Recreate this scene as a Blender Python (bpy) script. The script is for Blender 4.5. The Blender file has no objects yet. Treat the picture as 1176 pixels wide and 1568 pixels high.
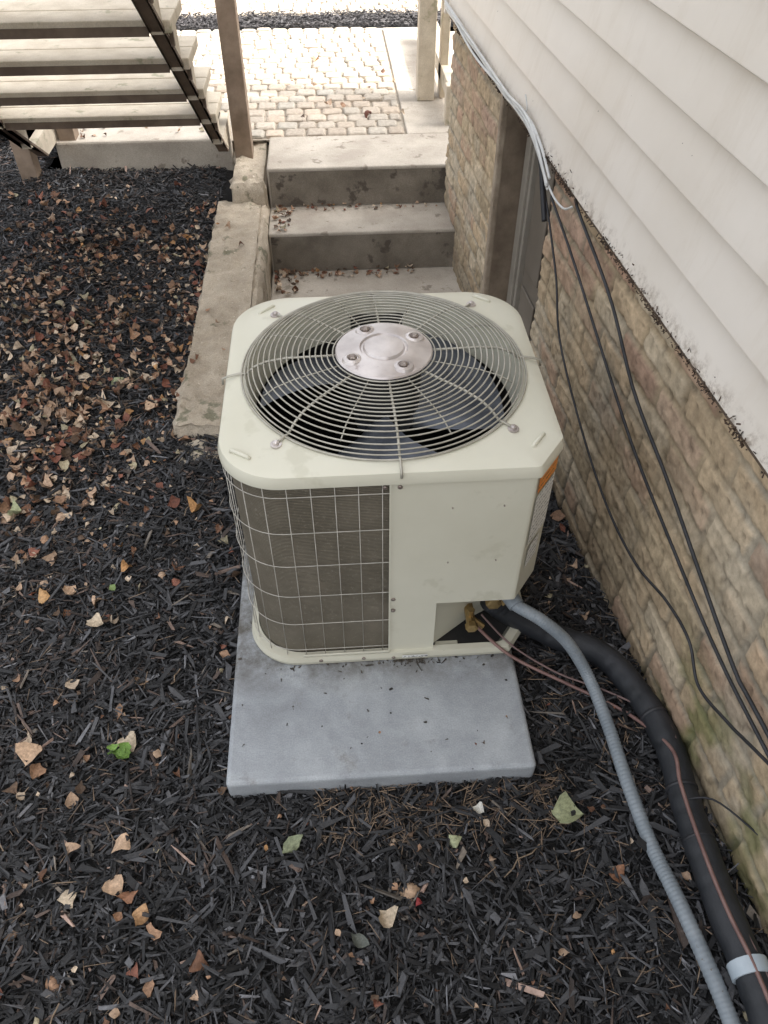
import bpy, math, random
import numpy as np
from mathutils import Vector
random.seed(5); rng=np.random.default_rng(11)
S=bpy.context.scene
col=S.collection

# ------------------------------------------------------------ helpers
def link(o,parent=None):
    col.objects.link(o)
    if parent: o.parent=parent
    return o
def empty(name,loc=(0,0,0),rz=0):
    e=bpy.data.objects.new(name,None); e.location=loc; e.rotation_euler=(0,0,rz); e.empty_display_size=.1
    col.objects.link(e); return e
def mesh(name,v,f,mat,parent=None,smooth=False,ang=None):
    m=bpy.data.meshes.new(name); m.from_pydata([tuple(map(float,p)) for p in v],[],f); m.update()
    if mat: m.materials.append(mat)
    if smooth:
        m.polygons.foreach_set('use_smooth',[True]*len(m.polygons))
        if ang: m.set_sharp_from_angle(angle=math.radians(ang))
    o=bpy.data.objects.new(name,m); return link(o,parent)
def bevel(o,w,seg=2):
    b=o.modifiers.new('bevel','BEVEL'); b.width=w; b.segments=seg; b.limit_method='ANGLE'; b.angle_limit=math.radians(35); return o
class MB:
    def __init__(s): s.v=[];s.f=[]
    def add(s,v,f):
        n=len(s.v); s.v+=list(v); s.f+=[tuple(i+n for i in q) for q in f]
    def box(s,x0,x1,y0,y1,z0,z1):
        s.add([(x0,y0,z0),(x1,y0,z0),(x1,y1,z0),(x0,y1,z0),(x0,y0,z1),(x1,y0,z1),(x1,y1,z1),(x0,y1,z1)],
          [(0,3,2,1),(4,5,6,7),(0,1,5,4),(1,2,6,5),(2,3,7,6),(3,0,4,7)])
    def tube(s,pts,r,n=8,closed=False,cap=True):
        P=[Vector(p) for p in pts]; m=len(P); V=[]
        up=None
        for i in range(m):
            if closed: t=P[(i+1)%m]-P[i-1]
            else: t=P[min(i+1,m-1)]-P[max(i-1,0)]
            t.normalize()
            if up is None:
                up=Vector((0,0,1)) if abs(t.z)<.9 else Vector((1,0,0))
            a=up-t*up.dot(t)
            if a.length<1e-4: a=Vector((1,0,0))-t*t.x
            a.normalize(); up=a; b=t.cross(a)
            rr=r[i] if isinstance(r,(list,tuple)) else r
            for k in range(n):
                q=2*math.pi*k/n; V.append(P[i]+a*(rr*math.cos(q))+b*(rr*math.sin(q)))
        F=[]
        for i in range(m if closed else m-1):
            j=(i+1)%m
            for k in range(n):
                l=(k+1)%n; F.append((i*n+k,i*n+l,j*n+l,j*n+k))
        if cap and not closed:
            F.append(tuple(range(n))[::-1]); F.append(tuple((m-1)*n+k for k in range(n)))
        s.add([tuple(p) for p in V],F)
    def lathe(s,c,prof,n=32,axis='z'):
        V=[];F=[]
        for (r,z) in prof:
            for k in range(n):
                q=2*math.pi*k/n
                if axis=='z': V.append((c[0]+r*math.cos(q),c[1]+r*math.sin(q),c[2]+z))
                elif axis=='y': V.append((c[0]+r*math.cos(q),c[1]+z,c[2]+r*math.sin(q)))
                else: V.append((c[0]+z,c[1]+r*math.cos(q),c[2]+r*math.sin(q)))
        for i in range(len(prof)-1):
            for k in range(n):
                l=(k+1)%n; F.append((i*n+k,i*n+l,(i+1)*n+l,(i+1)*n+k))
        s.add(V,F)
    def obj(s,name,mat,parent=None,smooth=False,ang=None): return mesh(name,s.v,s.f,mat,parent,smooth,ang)
def spline(pts,n=8):
    P=[Vector(p) for p in pts]; out=[]
    for i in range(len(P)-1):
        p0=P[max(i-1,0)];p1=P[i];p2=P[i+1];p3=P[min(i+2,len(P)-1)]
        for k in range(n):
            t=k/n
            out.append(.5*((2*p1)+(p2-p0)*t+(2*p0-5*p1+4*p2-p3)*t*t+(-p0+3*p1-3*p2+p3)*t**3))
    out.append(P[-1]); return out
T=rng.random((256,256))
def vn(x,y,s=1.,seed=0):
    x=np.asarray(x,float)*s+seed*17.3; y=np.asarray(y,float)*s+seed*31.7
    xi=np.floor(x).astype(int); yi=np.floor(y).astype(int); fx=x-xi; fy=y-yi
    fx=fx*fx*(3-2*fx); fy=fy*fy*(3-2*fy)
    a=T[xi%256,yi%256]; b=T[(xi+1)%256,yi%256]; c=T[xi%256,(yi+1)%256]; d=T[(xi+1)%256,(yi+1)%256]
    return (a*(1-fx)+b*fx)*(1-fy)+(c*(1-fx)+d*fx)*fy
def fbm(x,y,s,seed=0,o=4):
    r=0;a=.5;t=0
    for i in range(o): r=r+a*vn(x,y,s*2**i,seed+i); t+=a; a*=.5
    return r/t
def npmesh(name,V,F,mat,colr=None,parent=None,dom='FACE',smooth=False):
    m=bpy.data.meshes.new(name); k=F.shape[1]
    m.vertices.add(len(V)); m.vertices.foreach_set('co',V.astype(np.float32).ravel())
    m.loops.add(F.size); m.loops.foreach_set('vertex_index',F.astype(np.int32).ravel())
    m.polygons.add(len(F)); m.polygons.foreach_set('loop_start',np.arange(0,F.size,k,dtype=np.int32))
    m.update(calc_edges=True)
    if smooth: m.polygons.foreach_set('use_smooth',np.ones(len(F),dtype=bool))
    else: m.polygons.foreach_set('use_smooth',np.zeros(len(F),dtype=bool))
    if colr is not None:
        a=m.attributes.new('tint','FLOAT_COLOR',dom)
        c=np.ones((len(colr),4),np.float32); c[:,:3]=colr; a.data.foreach_set('color',c.ravel())
    m.materials.append(mat); m.validate()
    return link(bpy.data.objects.new(name,m),parent)

# ------------------------------------------------------------ materials
def base(name):
    m=bpy.data.materials.new(name); m.use_nodes=True; nt=m.node_tree
    return m,nt,nt.nodes['Principled BSDF']
def noise(nt,scale,detail=5,rough=.6,vec=None,dist=0):
    n=nt.nodes.new('ShaderNodeTexNoise'); n.inputs['Scale'].default_value=scale; n.inputs['Detail'].default_value=detail
    n.inputs['Roughness'].default_value=rough; n.inputs['Distortion'].default_value=dist
    nt.links.new(vec if vec else tc(nt),n.inputs['Vector']); return n.outputs['Fac']
def tc(nt):
    for n in nt.nodes:
        if n.type=='TEX_COORD': return n.outputs['Object']
    return nt.nodes.new('ShaderNodeTexCoord').outputs['Object']
def ramp(nt,fac,stops):
    r=nt.nodes.new('ShaderNodeValToRGB'); e=r.color_ramp.elements
    while len(e)<len(stops): e.new(.5)
    for i,(p,c) in enumerate(stops):
        e[i].position=p; e[i].color=(*c,1) if len(c)==3 else c
    nt.links.new(fac,r.inputs['Fac']); return r.outputs['Color']
def mixc(nt,a,b,fac,mode='MIX'):
    m=nt.nodes.new('ShaderNodeMix'); m.data_type='RGBA'; m.blend_type=mode
    for s,v in ((6,a),(7,b)):
        if isinstance(v,tuple): m.inputs[s].default_value=(*v,1)
        else: nt.links.new(v,m.inputs[s])
    if isinstance(fac,(int,float)): m.inputs[0].default_value=fac
    else: nt.links.new(fac,m.inputs[0])
    return m.outputs[2]
def bump(nt,b,h,strength,dist=.005,prev=None):
    n=nt.nodes.new('ShaderNodeBump'); n.inputs['Strength'].default_value=strength; n.inputs['Distance'].default_value=dist
    nt.links.new(h,n.inputs['Height'])
    if prev: nt.links.new(prev,n.inputs['Normal'])
    nt.links.new(n.outputs['Normal'],b.inputs['Normal']); return n.outputs['Normal']
def pm(name,c1,c2,scale=6,rough=.6,bs=40,bst=.3,metal=0,spots=None,lo=.35,hi=.65,bd=.004,spec=.5,spots2=None,grain=0):
    m,nt,b=base(name)
    c=ramp(nt,noise(nt,scale,6),[(lo,c1),(hi,c2)])
    for sp in (spots,spots2):
        if sp:
            sc,colr,th=sp
            f=ramp(nt,noise(nt,sc,4,.65),[(th,(0,0,0)),(th+.06,(1,1,1))])
            c=mixc(nt,c,colr,f)
    if grain: c=mixc(nt,c,ramp(nt,noise(nt,260,3,.7),[(.35,(1-grain,)*3),(.65,(1+grain,)*3)]),1.,'MULTIPLY')
    nt.links.new(c,b.inputs['Base Color']); b.inputs['Roughness'].default_value=rough; b.inputs['Metallic'].default_value=metal
    b.inputs['Specular IOR Level'].default_value=spec
    if bst: bump(nt,b,noise(nt,bs,6,.65),bst,bd)
    return m
def am(name,rough=.8,ns=60,bst=.3,spec=.3,sheen=0,var=.35):
    m,nt,b=base(name)
    a=nt.nodes.new('ShaderNodeAttribute'); a.attribute_name='tint'
    n=ramp(nt,noise(nt,ns,5,.7),[(.3,(1-var,)*3),(.7,(1+var*.6,)*3)])
    c=mixc(nt,a.outputs['Color'],n,1.0,'MULTIPLY')
    nt.links.new(c,b.inputs['Base Color']); b.inputs['Roughness'].default_value=rough; b.inputs['Specular IOR Level'].default_value=spec
    if bst: bump(nt,b,noise(nt,ns*2,4,.7),bst,.003)
    return m
M_paint=pm('beige_paint',(.62,.60,.485),(.67,.65,.535),4,.34,180,.04,spots=(70,(.40,.34,.24),.735),bd=.001,spots2=(9,(.585,.565,.45),.60))
M_paint2=pm('beige_paint_weathered',(.52,.50,.40),(.60,.58,.47),5,.45,150,.05,spots=(30,(.35,.31,.23),.66),bd=.001)
M_steel=pm('grille_wire_paint',(.36,.34,.28),(.48,.455,.39),30,.38,200,.05,metal=.2,bd=.001)
M_guard=pm('guard_wire',(.40,.38,.33),(.56,.53,.47),30,.4,200,.05,bd=.001)
M_hub=pm('hub_metal',(.40,.355,.335),(.66,.61,.58),11,.30,60,.2,metal=.6,bd=.002,spots=(24,(.33,.27,.24),.64))
M_screw=pm('screw',(.22,.17,.15),(.36,.32,.28),200,.45,200,.1,metal=.7)
M_blade=pm('fan_blade',(.07,.08,.10),(.17,.185,.22),9,.33,80,.1,metal=.5,bd=.001)
M_dark=pm('dark_interior',(.010,.010,.010),(.024,.022,.02),10,.8,50,.2)
M_motor=pm('motor_black',(.02,.02,.022),(.04,.04,.042),10,.45,50,.1)
M_conc=pm('concrete',(.35,.305,.25),(.48,.43,.36),5,.85,45,.5,spots=(14,(.25,.215,.17),.61),bd=.006,grain=.14)
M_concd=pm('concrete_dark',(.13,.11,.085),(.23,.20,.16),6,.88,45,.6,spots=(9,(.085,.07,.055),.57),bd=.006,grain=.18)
M_curb=pm('old_concrete',(.34,.285,.215),(.50,.43,.335),7,.9,38,.9,spots=(11,(.20,.185,.125),.57),bd=.010,grain=.18,spots2=(60,(.60,.53,.43),.64))
M_wood=pm('weathered_wood',(.50,.43,.33),(.62,.55,.44),12,.8,60,.3,spots=(8,(.36,.33,.23),.6),grain=.1)
M_shade_seam=pm('dark_brown_shade_seam',(.10,.07,.05),(.17,.125,.09),12,.75,60,.3)  # dark brown for siding seams, tread brackets and the painted shade strips
M_cond=pm('gray_conduit',(.19,.22,.245),(.255,.285,.31),20,.45,200,.05,spots=(90,(.13,.12,.10),.66))
M_black=pm('black_insulation',(.011,.013,.016),(.026,.028,.033),15,.55,90,.3)
M_cable=pm('black_cable',(.012,.013,.016),(.03,.03,.034),15,.5,90,.1)
M_white=pm('white_cable',(.55,.55,.53),(.68,.68,.66),20,.5,90,.1)
M_copper=pm('copper_wire',(.15,.08,.07),(.25,.15,.13),20,.5,90,.1)
M_brass=pm('brass',(.35,.24,.10),(.50,.36,.17),30,.35,90,.1,metal=.8)
M_door=pm('door_paint',(.17,.145,.115),(.23,.20,.165),3,.6,50,.1)
M_frame=pm('frame_paint',(.30,.27,.225),(.38,.345,.29),5,.6,50,.2)
M_mulch=am('mulch_chip',.60,90,.5,.5)
M_leaf=am('dry_leaf',.62,140,.4,.3,var=.45)
M_stone=am('old_brick_wall',.93,70,.5,.12,var=.22)
M_paver=am('paver',.85,50,.6,.25,var=.25)
M_pad,nt,b=base('pad_plastic_concrete')
c=ramp(nt,noise(nt,5,7,.7,dist=.25),[(.3,(.25,.265,.28)),(.48,(.34,.36,.38)),(.68,(.46,.485,.50))])
c=mixc(nt,c,(.18,.17,.15),ramp(nt,noise(nt,13,6,.75),[(.60,(0,0,0)),(.76,(.75,.75,.75))]))
c=mixc(nt,c,(.07,.065,.06),ramp(nt,noise(nt,60,2,.5),[(.755,(0,0,0)),(.77,(1,1,1))]))
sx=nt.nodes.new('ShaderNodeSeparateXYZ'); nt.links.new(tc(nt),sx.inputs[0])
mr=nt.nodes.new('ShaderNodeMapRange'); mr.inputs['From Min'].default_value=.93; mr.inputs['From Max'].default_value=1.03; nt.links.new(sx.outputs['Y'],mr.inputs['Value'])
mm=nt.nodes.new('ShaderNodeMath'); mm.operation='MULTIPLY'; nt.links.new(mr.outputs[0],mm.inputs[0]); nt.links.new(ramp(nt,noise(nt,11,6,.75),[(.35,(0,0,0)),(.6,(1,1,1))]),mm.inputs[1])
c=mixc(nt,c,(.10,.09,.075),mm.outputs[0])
c=mixc(nt,c,ramp(nt,noise(nt,300,3,.7),[(.3,(.82,.82,.82)),(.7,(1.13,1.13,1.13))]),1.,'MULTIPLY')
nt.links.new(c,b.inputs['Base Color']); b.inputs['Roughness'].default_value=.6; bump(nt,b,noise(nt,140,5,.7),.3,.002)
M_siding,nt,b=base('vinyl_siding')
c=ramp(nt,noise(nt,2,5),[(.35,(.74,.68,.60)),(.65,(.80,.745,.675))])
mp=nt.nodes.new('ShaderNodeMapping'); mp.inputs['Scale'].default_value=(1,1,.22); nt.links.new(tc(nt),mp.inputs[0])
c=mixc(nt,c,(.58,.50,.40),ramp(nt,noise(nt,14,6,.7,mp.outputs[0]),[(.52,(0,0,0)),(.85,(.5,.5,.5))]))
sx=nt.nodes.new('ShaderNodeSeparateXYZ'); nt.links.new(tc(nt),sx.inputs[0])
mr=nt.nodes.new('ShaderNodeMapRange'); mr.inputs['From Min'].default_value=.835; mr.inputs['From Max'].default_value=.787; nt.links.new(sx.outputs['Z'],mr.inputs['Value'])
mm=nt.nodes.new('ShaderNodeMath'); mm.operation='MULTIPLY'; nt.links.new(mr.outputs[0],mm.inputs[0])
nt.links.new(ramp(nt,noise(nt,40,6,.75),[(.47,(0,0,0)),(.66,(1,1,1))]),mm.inputs[1])
c=mixc(nt,c,(.20,.14,.09),mm.outputs[0])
c=mixc(nt,c,(.08,.05,.035),ramp(nt,noise(nt,45,2,.5),[(.785,(0,0,0)),(.795,(1,1,1))]))
nt.links.new(c,b.inputs['Base Color']); b.inputs['Roughness'].default_value=.42; bump(nt,b,noise(nt,90,5,.6),.06,.001)
M_soil,nt,b=base('mulch_soil')
c=ramp(nt,noise(nt,70,8,.8),[(.35,(.005,.005,.006)),(.62,(.022,.02,.019)),(.8,(.06,.045,.038))]); nt.links.new(c,b.inputs['Base Color'])
b.inputs['Roughness'].default_value=.9; bump(nt,b,noise(nt,90,8,.8),1,.02)
M_far=pm('far_ground',(.20,.19,.16),(.30,.28,.24),1,.9,20,.4)
M_coil,nt,b=base('coil_fins')
w=nt.nodes.new('ShaderNodeTexWave'); w.wave_type='BANDS'; w.bands_direction='Z'; w.inputs['Scale'].default_value=75; w.inputs['Distortion'].default_value=.8; w.inputs['Detail'].default_value=2
nt.links.new(tc(nt),w.inputs['Vector'])
c=ramp(nt,noise(nt,9,6,.7),[(.3,(.135,.115,.08)),(.7,(.225,.195,.145))])
c=mixc(nt,c,(.29,.26,.20),ramp(nt,noise(nt,120,4,.8),[(.56,(0,0,0)),(.7,(1,1,1))]))
c2=mixc(nt,c,ramp(nt,w.outputs['Fac'],[(0,(.6,.6,.6)),(1,(1.1,1.1,1.1))]),1.,'MULTIPLY')
nt.links.new(c2,b.inputs['Base Color']); b.inputs['Roughness'].default_value=.65; b.inputs['Metallic'].default_value=.1
bump(nt,b,w.outputs['Fac'],.5,.003)
def label(name,bg,fg):
    m,nt,b=base(name)
    w=nt.nodes.new('ShaderNodeTexWave'); w.wave_type='BANDS'; w.bands_direction='Z'; w.inputs['Scale'].default_value=22; w.inputs['Distortion'].default_value=0
    nt.links.new(tc(nt),w.inputs['Vector'])
    a=ramp(nt,w.outputs['Fac'],[(.65,(0,0,0)),(.7,(1,1,1))]); n=ramp(nt,noise(nt,220,2),[(.50,(0,0,0)),(.54,(1,1,1))])
    f=mixc(nt,a,n,1.,'MULTIPLY'); nt.links.new(mixc(nt,bg,fg,f),b.inputs['Base Color']); b.inputs['Roughness'].default_value=.4; return m
M_lw=label('label_white',(.78,.78,.74),(.2,.2,.2)); M_lo=label('label_orange',(.80,.28,.04),(.1,.05,.02))

# ------------------------------------------------------------ ground
def gz(x,y):
    x=np.asarray(x,float);y=np.asarray(y,float)
    z=.022*(fbm(x,y,4,1)-.5)+.02*(fbm(x,y,13,5)-.5)
    t=np.clip((x-.42)/.2,0,1); t=t*t*(3-2*t)
    z=z+t*(np.clip(.085-.125*(y-.4),-.07,.10))
    d=np.clip((y-3.2)/.7,0,1)*np.clip((-x-.3)/.3,0,1); z=z+.05*d
    return z
xs=np.concatenate([np.linspace(-9,-2.6,30),np.linspace(-2.55,.82,230)]); ys=np.concatenate([np.linspace(-5,0,30),np.linspace(.02,4.75,230)])
XX,YY=np.meshgrid(xs,ys); V=np.stack([XX.ravel(),YY.ravel(),gz(XX,YY).ravel()],1)
idx=np.arange(len(V)).reshape(XX.shape)
F=np.stack([idx[:-1,:-1].ravel(),idx[:-1,1:].ravel(),idx[1:,1:].ravel(),idx[1:,:-1].ravel()],1)
cx=V[F].mean(1)
def inmulch(x,y):
    well=(x>-.40)&(y>1.93)
    top=(x>-1.42)&(y>4.0)
    house=(x>.75-.06*y+.05)
    return ~(well|top|house)
F=F[inmulch(cx[:,0],cx[:,1])]
npmesh('mulch_ground',V,F,M_soil,smooth=True)
g=MB()
for (x0,x1,y0,y1,z) in [(-60,60,7.2,80,.14),(-60,-9,-40,7.2,-.01),(-9,60,-40,-5,-.01),(7,60,-5,7.2,-.01),(-9,-1.42,4.74,5.2,.0)]:
    g.add([(x0,y0,z),(x1,y0,z),(x1,y1,z),(x0,y1,z)],[(0,1,2,3)])
g.obj('ground',M_far)

# chips
def chips(pos,L,W,Tk,tilt,colr,yaw=None):
    n=len(pos)
    bx=np.array([[-1,-1,-1],[1,-1,-1],[1,1,-1],[-1,1,-1],[-1,-1,1],[1,-1,1],[1,1,1],[-1,1,1]],float)*.5
    P=np.repeat(bx[None],n,0)
    j=rng.normal(0,.13,(n,8,3)); P=P+j
    e=np.where(bx[:,0]>0,1,0)[None,:]
    tap=rng.uniform(.15,1.1,(n,1)); P[:,:,1]*=np.where(e==1,tap,1)
    P[:,:,0]*=L[:,None];P[:,:,1]*=W[:,None];P[:,:,2]*=Tk[:,None]
    a=rng.normal(0,tilt,n);r=rng.normal(0,.5,n); yw=rng.uniform(0,2*np.pi,n) if yaw is None else yaw
    def rot(P,i,k,t):
        c=np.cos(t)[:,None];s=np.sin(t)[:,None]; A=P[:,:,i]*c-P[:,:,k]*s; B=P[:,:,i]*s+P[:,:,k]*c
        P=P.copy();P[:,:,i]=A;P[:,:,k]=B;return P
    P=rot(P,1,2,r);P=rot(P,0,2,a);P=rot(P,0,1,yw); P+=pos[:,None,:]
    f=np.array([[4,5,6,7],[0,1,5,4],[1,2,6,5],[2,3,7,6],[3,0,4,7]])
    F=(f[None]+(np.arange(n)*8)[:,None,None]).reshape(-1,4)
    return P.reshape(-1,3),F,np.repeat(colr,5,0)
def okpos(x,y):
    pad=(x>-.285)&(x<.376)&(y>.735)&(y<1.74)
    curb=(x>-.53)&(x<-.3)&(y>1.93)
    return inmulch(x,y)&~pad&~curb&(x<.735-.06*y)
def scatter(n,x0,x1,y0,y1):
    x=rng.uniform(x0,x1,n);y=rng.uniform(y0,y1,n); k=okpos(x,y); return x[k],y[k]
sets=[]
def chipset(n,x0,x1,y0,y1,Lm,Wm,dz=.012,brown=.06,cf=None,gain=1.,tl=.28):
    x,y=scatter(n,x0,x1,y0,y1); m=len(x)
    L=np.clip(rng.lognormal(np.log(Lm),.5,m),.006,.075); W=np.clip(rng.lognormal(np.log(Wm),.42,m),.0013,.012)
    z=gz(x,y)+rng.uniform(-.002,dz,m)
    v=rng.lognormal(np.log(.0225*gain),.80,m); v=np.clip(v,.005,.20)
    v*=.7+.6*fbm(x,y,2.5,44)
    c=np.stack([v*1.0,v*1.0,v*1.06],1)
    b=rng.random(m)<brown*(1+2.5*np.clip((-x-.2),0,1.2)); c[b]=np.stack([v[b]*2.1,v[b]*1.45,v[b]*1.15],1)
    l=rng.random(m)<.010; c[l]=np.array([.20,.17,.14])*rng.uniform(.5,1.2,(l.sum(),1))
    if cf is not None: c=cf(m)
    sets.append(chips(np.stack([x,y,z],1),L,W,np.clip(W*.45,.0008,.004),tl,c))
chipset(66000,-1.25,.8,.1,2.0,.018,.0034,.014,tl=.35)
chipset(13000,-1.25,.8,.1,2.0,.036,.0060,.020,gain=1.3)
chipset(54000,-2.6,-.4,1.9,4.75,.022,.0046,.016,gain=1.2,tl=.35)
chipset(12000,-2.6,-.9,.6,1.9,.024,.0045)
straw=lambda m: np.array([.26,.185,.125])*rng.uniform(.4,1.2,(m,1))
def strawset(n,x0,x1,y0,y1):
    x,y=scatter(n,x0,x1,y0,y1);m=len(x)
    sets.append(chips(np.stack([x,y,gz(x,y)+.016],1),rng.uniform(.01,.045,m),rng.uniform(.0008,.0018,m),rng.uniform(.001,.0015,m),.12,straw(m)))
strawset(320,-.1,.42,.60,.74); strawset(300,.4,.7,.3,1.5); strawset(700,-1.2,.6,.2,1.9); strawset(500,-1.6,-.5,1.9,3.5)
# crumbs of dirt and mulch on the pad
n=110; x=rng.uniform(-.22,.36,n); y=1.018-rng.exponential(.010,n); y[:22]=rng.uniform(.76,1.0,22); x[22:]=np.where(rng.random(n-22)<.5,rng.normal(.13,.035,n-22),x[22:]); x[:8]=rng.uniform(-.275,-.245,8);y[:8]=rng.uniform(.8,1.5,8)
sets.append(chips(np.stack([x,y,np.full(n,.0615)],1),rng.lognormal(np.log(.004),.6,n),rng.lognormal(np.log(.0028),.5,n),rng.uniform(.001,.003,n),.1,np.array([.045,.038,.03])*rng.uniform(.4,2.5,(n,1))))
def merge(ls_):
    off=0;VV=[];FF=[];CC=[]
    for v,f,c in ls_: VV.append(v);FF.append(f+off);CC.append(c);off+=len(v)
    return np.concatenate(VV),np.concatenate(FF),np.concatenate(CC)
v,f,c=merge(sets); npmesh('mulch_chips',v,f,M_mulch,c)
tw=MB()
for i in range(26):
    x=rng.uniform(-1.1,.5);y=rng.uniform(.3,2.6)
    if not okpos(np.array([x]),np.array([y]))[0]: continue
    a=rng.uniform(0,6.28);l=rng.uniform(.05,.12); P=[]
    for k in range(5):
        px=x+math.cos(a)*l*(k/4-.5)+rng.normal(0,.003);py=y+math.sin(a)*l*(k/4-.5)+rng.normal(0,.003)
        if -.30<px<.39 and .72<py<1.76: break
        P.append((px,py,float(gz(px,py))+.020+rng.uniform(0,.004)))
    if len(P)>2: tw.tube(P,.0014,5)
tw.obj('fallen_twigs',pm('twig_bark',(.16,.11,.07),(.30,.23,.16),60,.8,90,.3))

# leaves
def leaves(x,y,z,size,colr,tilt=.35,wide=1.,curl=1.5):
    n=len(x); us=np.linspace(0,1,6); wp=np.array([.03,.26,.42,.38,.20,.01])
    tv=[]
    for i,u in enumerate(us):
        for s in (-1,-.5,0,.5,1): tv.append((u-.5,s*wp[i],0))
    tv=np.array(tv); q=len(tv); P=np.repeat(tv[None],n,0)
    P[:,:,:2]+=rng.normal(0,.028,(n,q,2)); P[:,:,1]*=(rng.uniform(.6,1.2,(n,1))*wide)
    cu=rng.normal(0,curl,(n,1)); fo=rng.uniform(.2,2.2,(n,1))*rng.choice([-1,1],(n,1),p=[.35,.65]); tw=rng.normal(0,1.2,(n,1))
    P[:,:,2]=cu*(P[:,:,0]**2)+fo*P[:,:,1]**2*1.3+tw*P[:,:,0]*P[:,:,1]+rng.normal(0,.022,(n,q))
    P*=size[:,None,None]
    def rot(P,i,k,t):
        c=np.cos(t)[:,None];s=np.sin(t)[:,None];A=P[:,:,i]*c-P[:,:,k]*s;B=P[:,:,i]*s+P[:,:,k]*c
        P[:,:,i]=A;P[:,:,k]=B
    rot(P,1,2,rng.normal(0,tilt,n));rot(P,0,2,rng.normal(0,tilt,n));rot(P,0,1,rng.uniform(0,6.28,n))
    P+=np.stack([x,y,z],1)[:,None,:]
    f=[]
    for i in range(5):
        for s in range(4): a=i*5+s; f.append((a,a+1,a+6,a+5))
    f=np.array(f); F=(f[None]+(np.arange(n)*q)[:,None,None]).reshape(-1,4)
    return P.reshape(-1,3),F,np.repeat(colr,20,0)
pal=np.array([[.46,.32,.22],[.35,.21,.13],[.17,.085,.05],[.22,.09,.06],[.58,.46,.34],[.11,.07,.045],[.38,.33,.22],[.45,.25,.11]])
pp=np.array([.19,.17,.16,.12,.16,.13,.04,.03])
def pc(n): return pal[rng.choice(len(pal),n,p=pp/pp.sum())]*rng.uniform(.7,1.2,(n,1))
ls=[]
def leafset(n,x0,x1,y0,y1,s0,s1,dens=None,wide=1.):
    x,y=scatter(n,x0,x1,y0,y1)
    if dens is not None: k=rng.random(len(x))<dens(x,y); x=x[k];y=y[k]
    m=len(x); ls.append(leaves(x,y,gz(x,y)+.016+rng.uniform(0,.008,m),rng.uniform(s0,s1,m),pc(m),.4,wide))
leafset(4600,-1.9,-.5,1.3,3.8,.018,.046,lambda x,y: np.clip(1.3-2.6*np.abs(x+.98+.08*(y-2.5)),.05,1)*np.clip(1.3-.85*np.abs(y-2.4),.05,1)*np.clip(2.3*fbm(x,y,3,9)-.55,.04,1.2))
leafset(1500,-2.0,-.5,1.3,3.7,.010,.022,lambda x,y: np.clip(1.3-1.8*np.abs(x+1.0),.08,1)*np.clip(1.2-.6*np.abs(y-2.4),.1,1))
leafset(260,-1.2,.65,.25,1.9,.010,.022)
leafset(50,-1.1,-.3,.25,1.7,.028,.042)
leafset(14,.42,.7,1.1,1.6,.03,.045)
leafset(180,-.66,-.5,1.9,3.6,.02,.035)
def fixed(L,wide=1.):
    x=np.array([l[0] for l in L]);y=np.array([l[1] for l in L]);s=np.array([l[2] for l in L]);c=np.array([l[3] for l in L])
    ls.append(leaves(x,y,gz(x,y)+.024,s,c,.2,wide,.9))
tan=(.52,.36,.24);pale=(.54,.44,.32);gr=(.20,.27,.10);pg=(.38,.40,.24);br=(.28,.14,.08)
fixed([(-.523,.873,.055,pale),(-.80,1.289,.05,(.5,.3,.14)),(-.735,1.295,.042,tan),(-.654,1.206,.045,pale),(-.719,.847,.055,tan),(-.491,.64,.04,tan),(-.579,.545,.035,pale),
(-.49,.56,.045,tan),(-.46,.54,.04,br),(.088,.515,.042,tan),(.034,.467,.036,pale),(.10,.49,.016,(.30,.05,.05)),(-.144,.617,.05,(.26,.29,.18)),(.424,.639,.065,pg),(-.637,2.102,.05,tan),(-.9,2.285,.06,pale),
(-.771,2.258,.06,pg),(-.433,1.585,.04,(.5,.28,.12)),(.493,.511,.035,br),(-.43,.5,.04,(.45,.27,.14)),(-.02,.43,.04,(.13,.14,.12)),(.24,.66,.025,(.6,.58,.52)),(-.62,1.30,.028,gr),(-.95,1.6,.04,pg),(.18,.6,.03,pg)],1.2)
def onz(n,x0,x1,y0,y1,z,s0=.015,s1=.035):
    x=rng.uniform(x0,x1,n);y=rng.uniform(y0,y1,n); ls.append(leaves(x,y,np.full(n,z+.008),rng.uniform(s0,s1,n),pc(n),.3))
onz(26,-.28,-.20,3.34,3.6,.004); onz(40,-.27,.5,3.54,3.605,.004,.01,.025); onz(30,-.28,-.18,3.08,3.33,-.177); onz(70,-.28,.4,3.25,3.325,-.177,.012,.03)
onz(12,-.2,.4,4.1,5.2,.20,.03,.045); onz(60,-.4,.45,2.0,2.6,-.93); onz(14,-1.3,-.5,4.0,4.2,.192,.02,.03); onz(4,.0,.36,.76,.98,.061,.006,.012); onz(10,-.52,-.34,2.2,3.5,.052,.012,.03)
v,f,c=merge(ls); npmesh('fallen_leaves',v,f,M_leaf,c,smooth=True)

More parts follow.
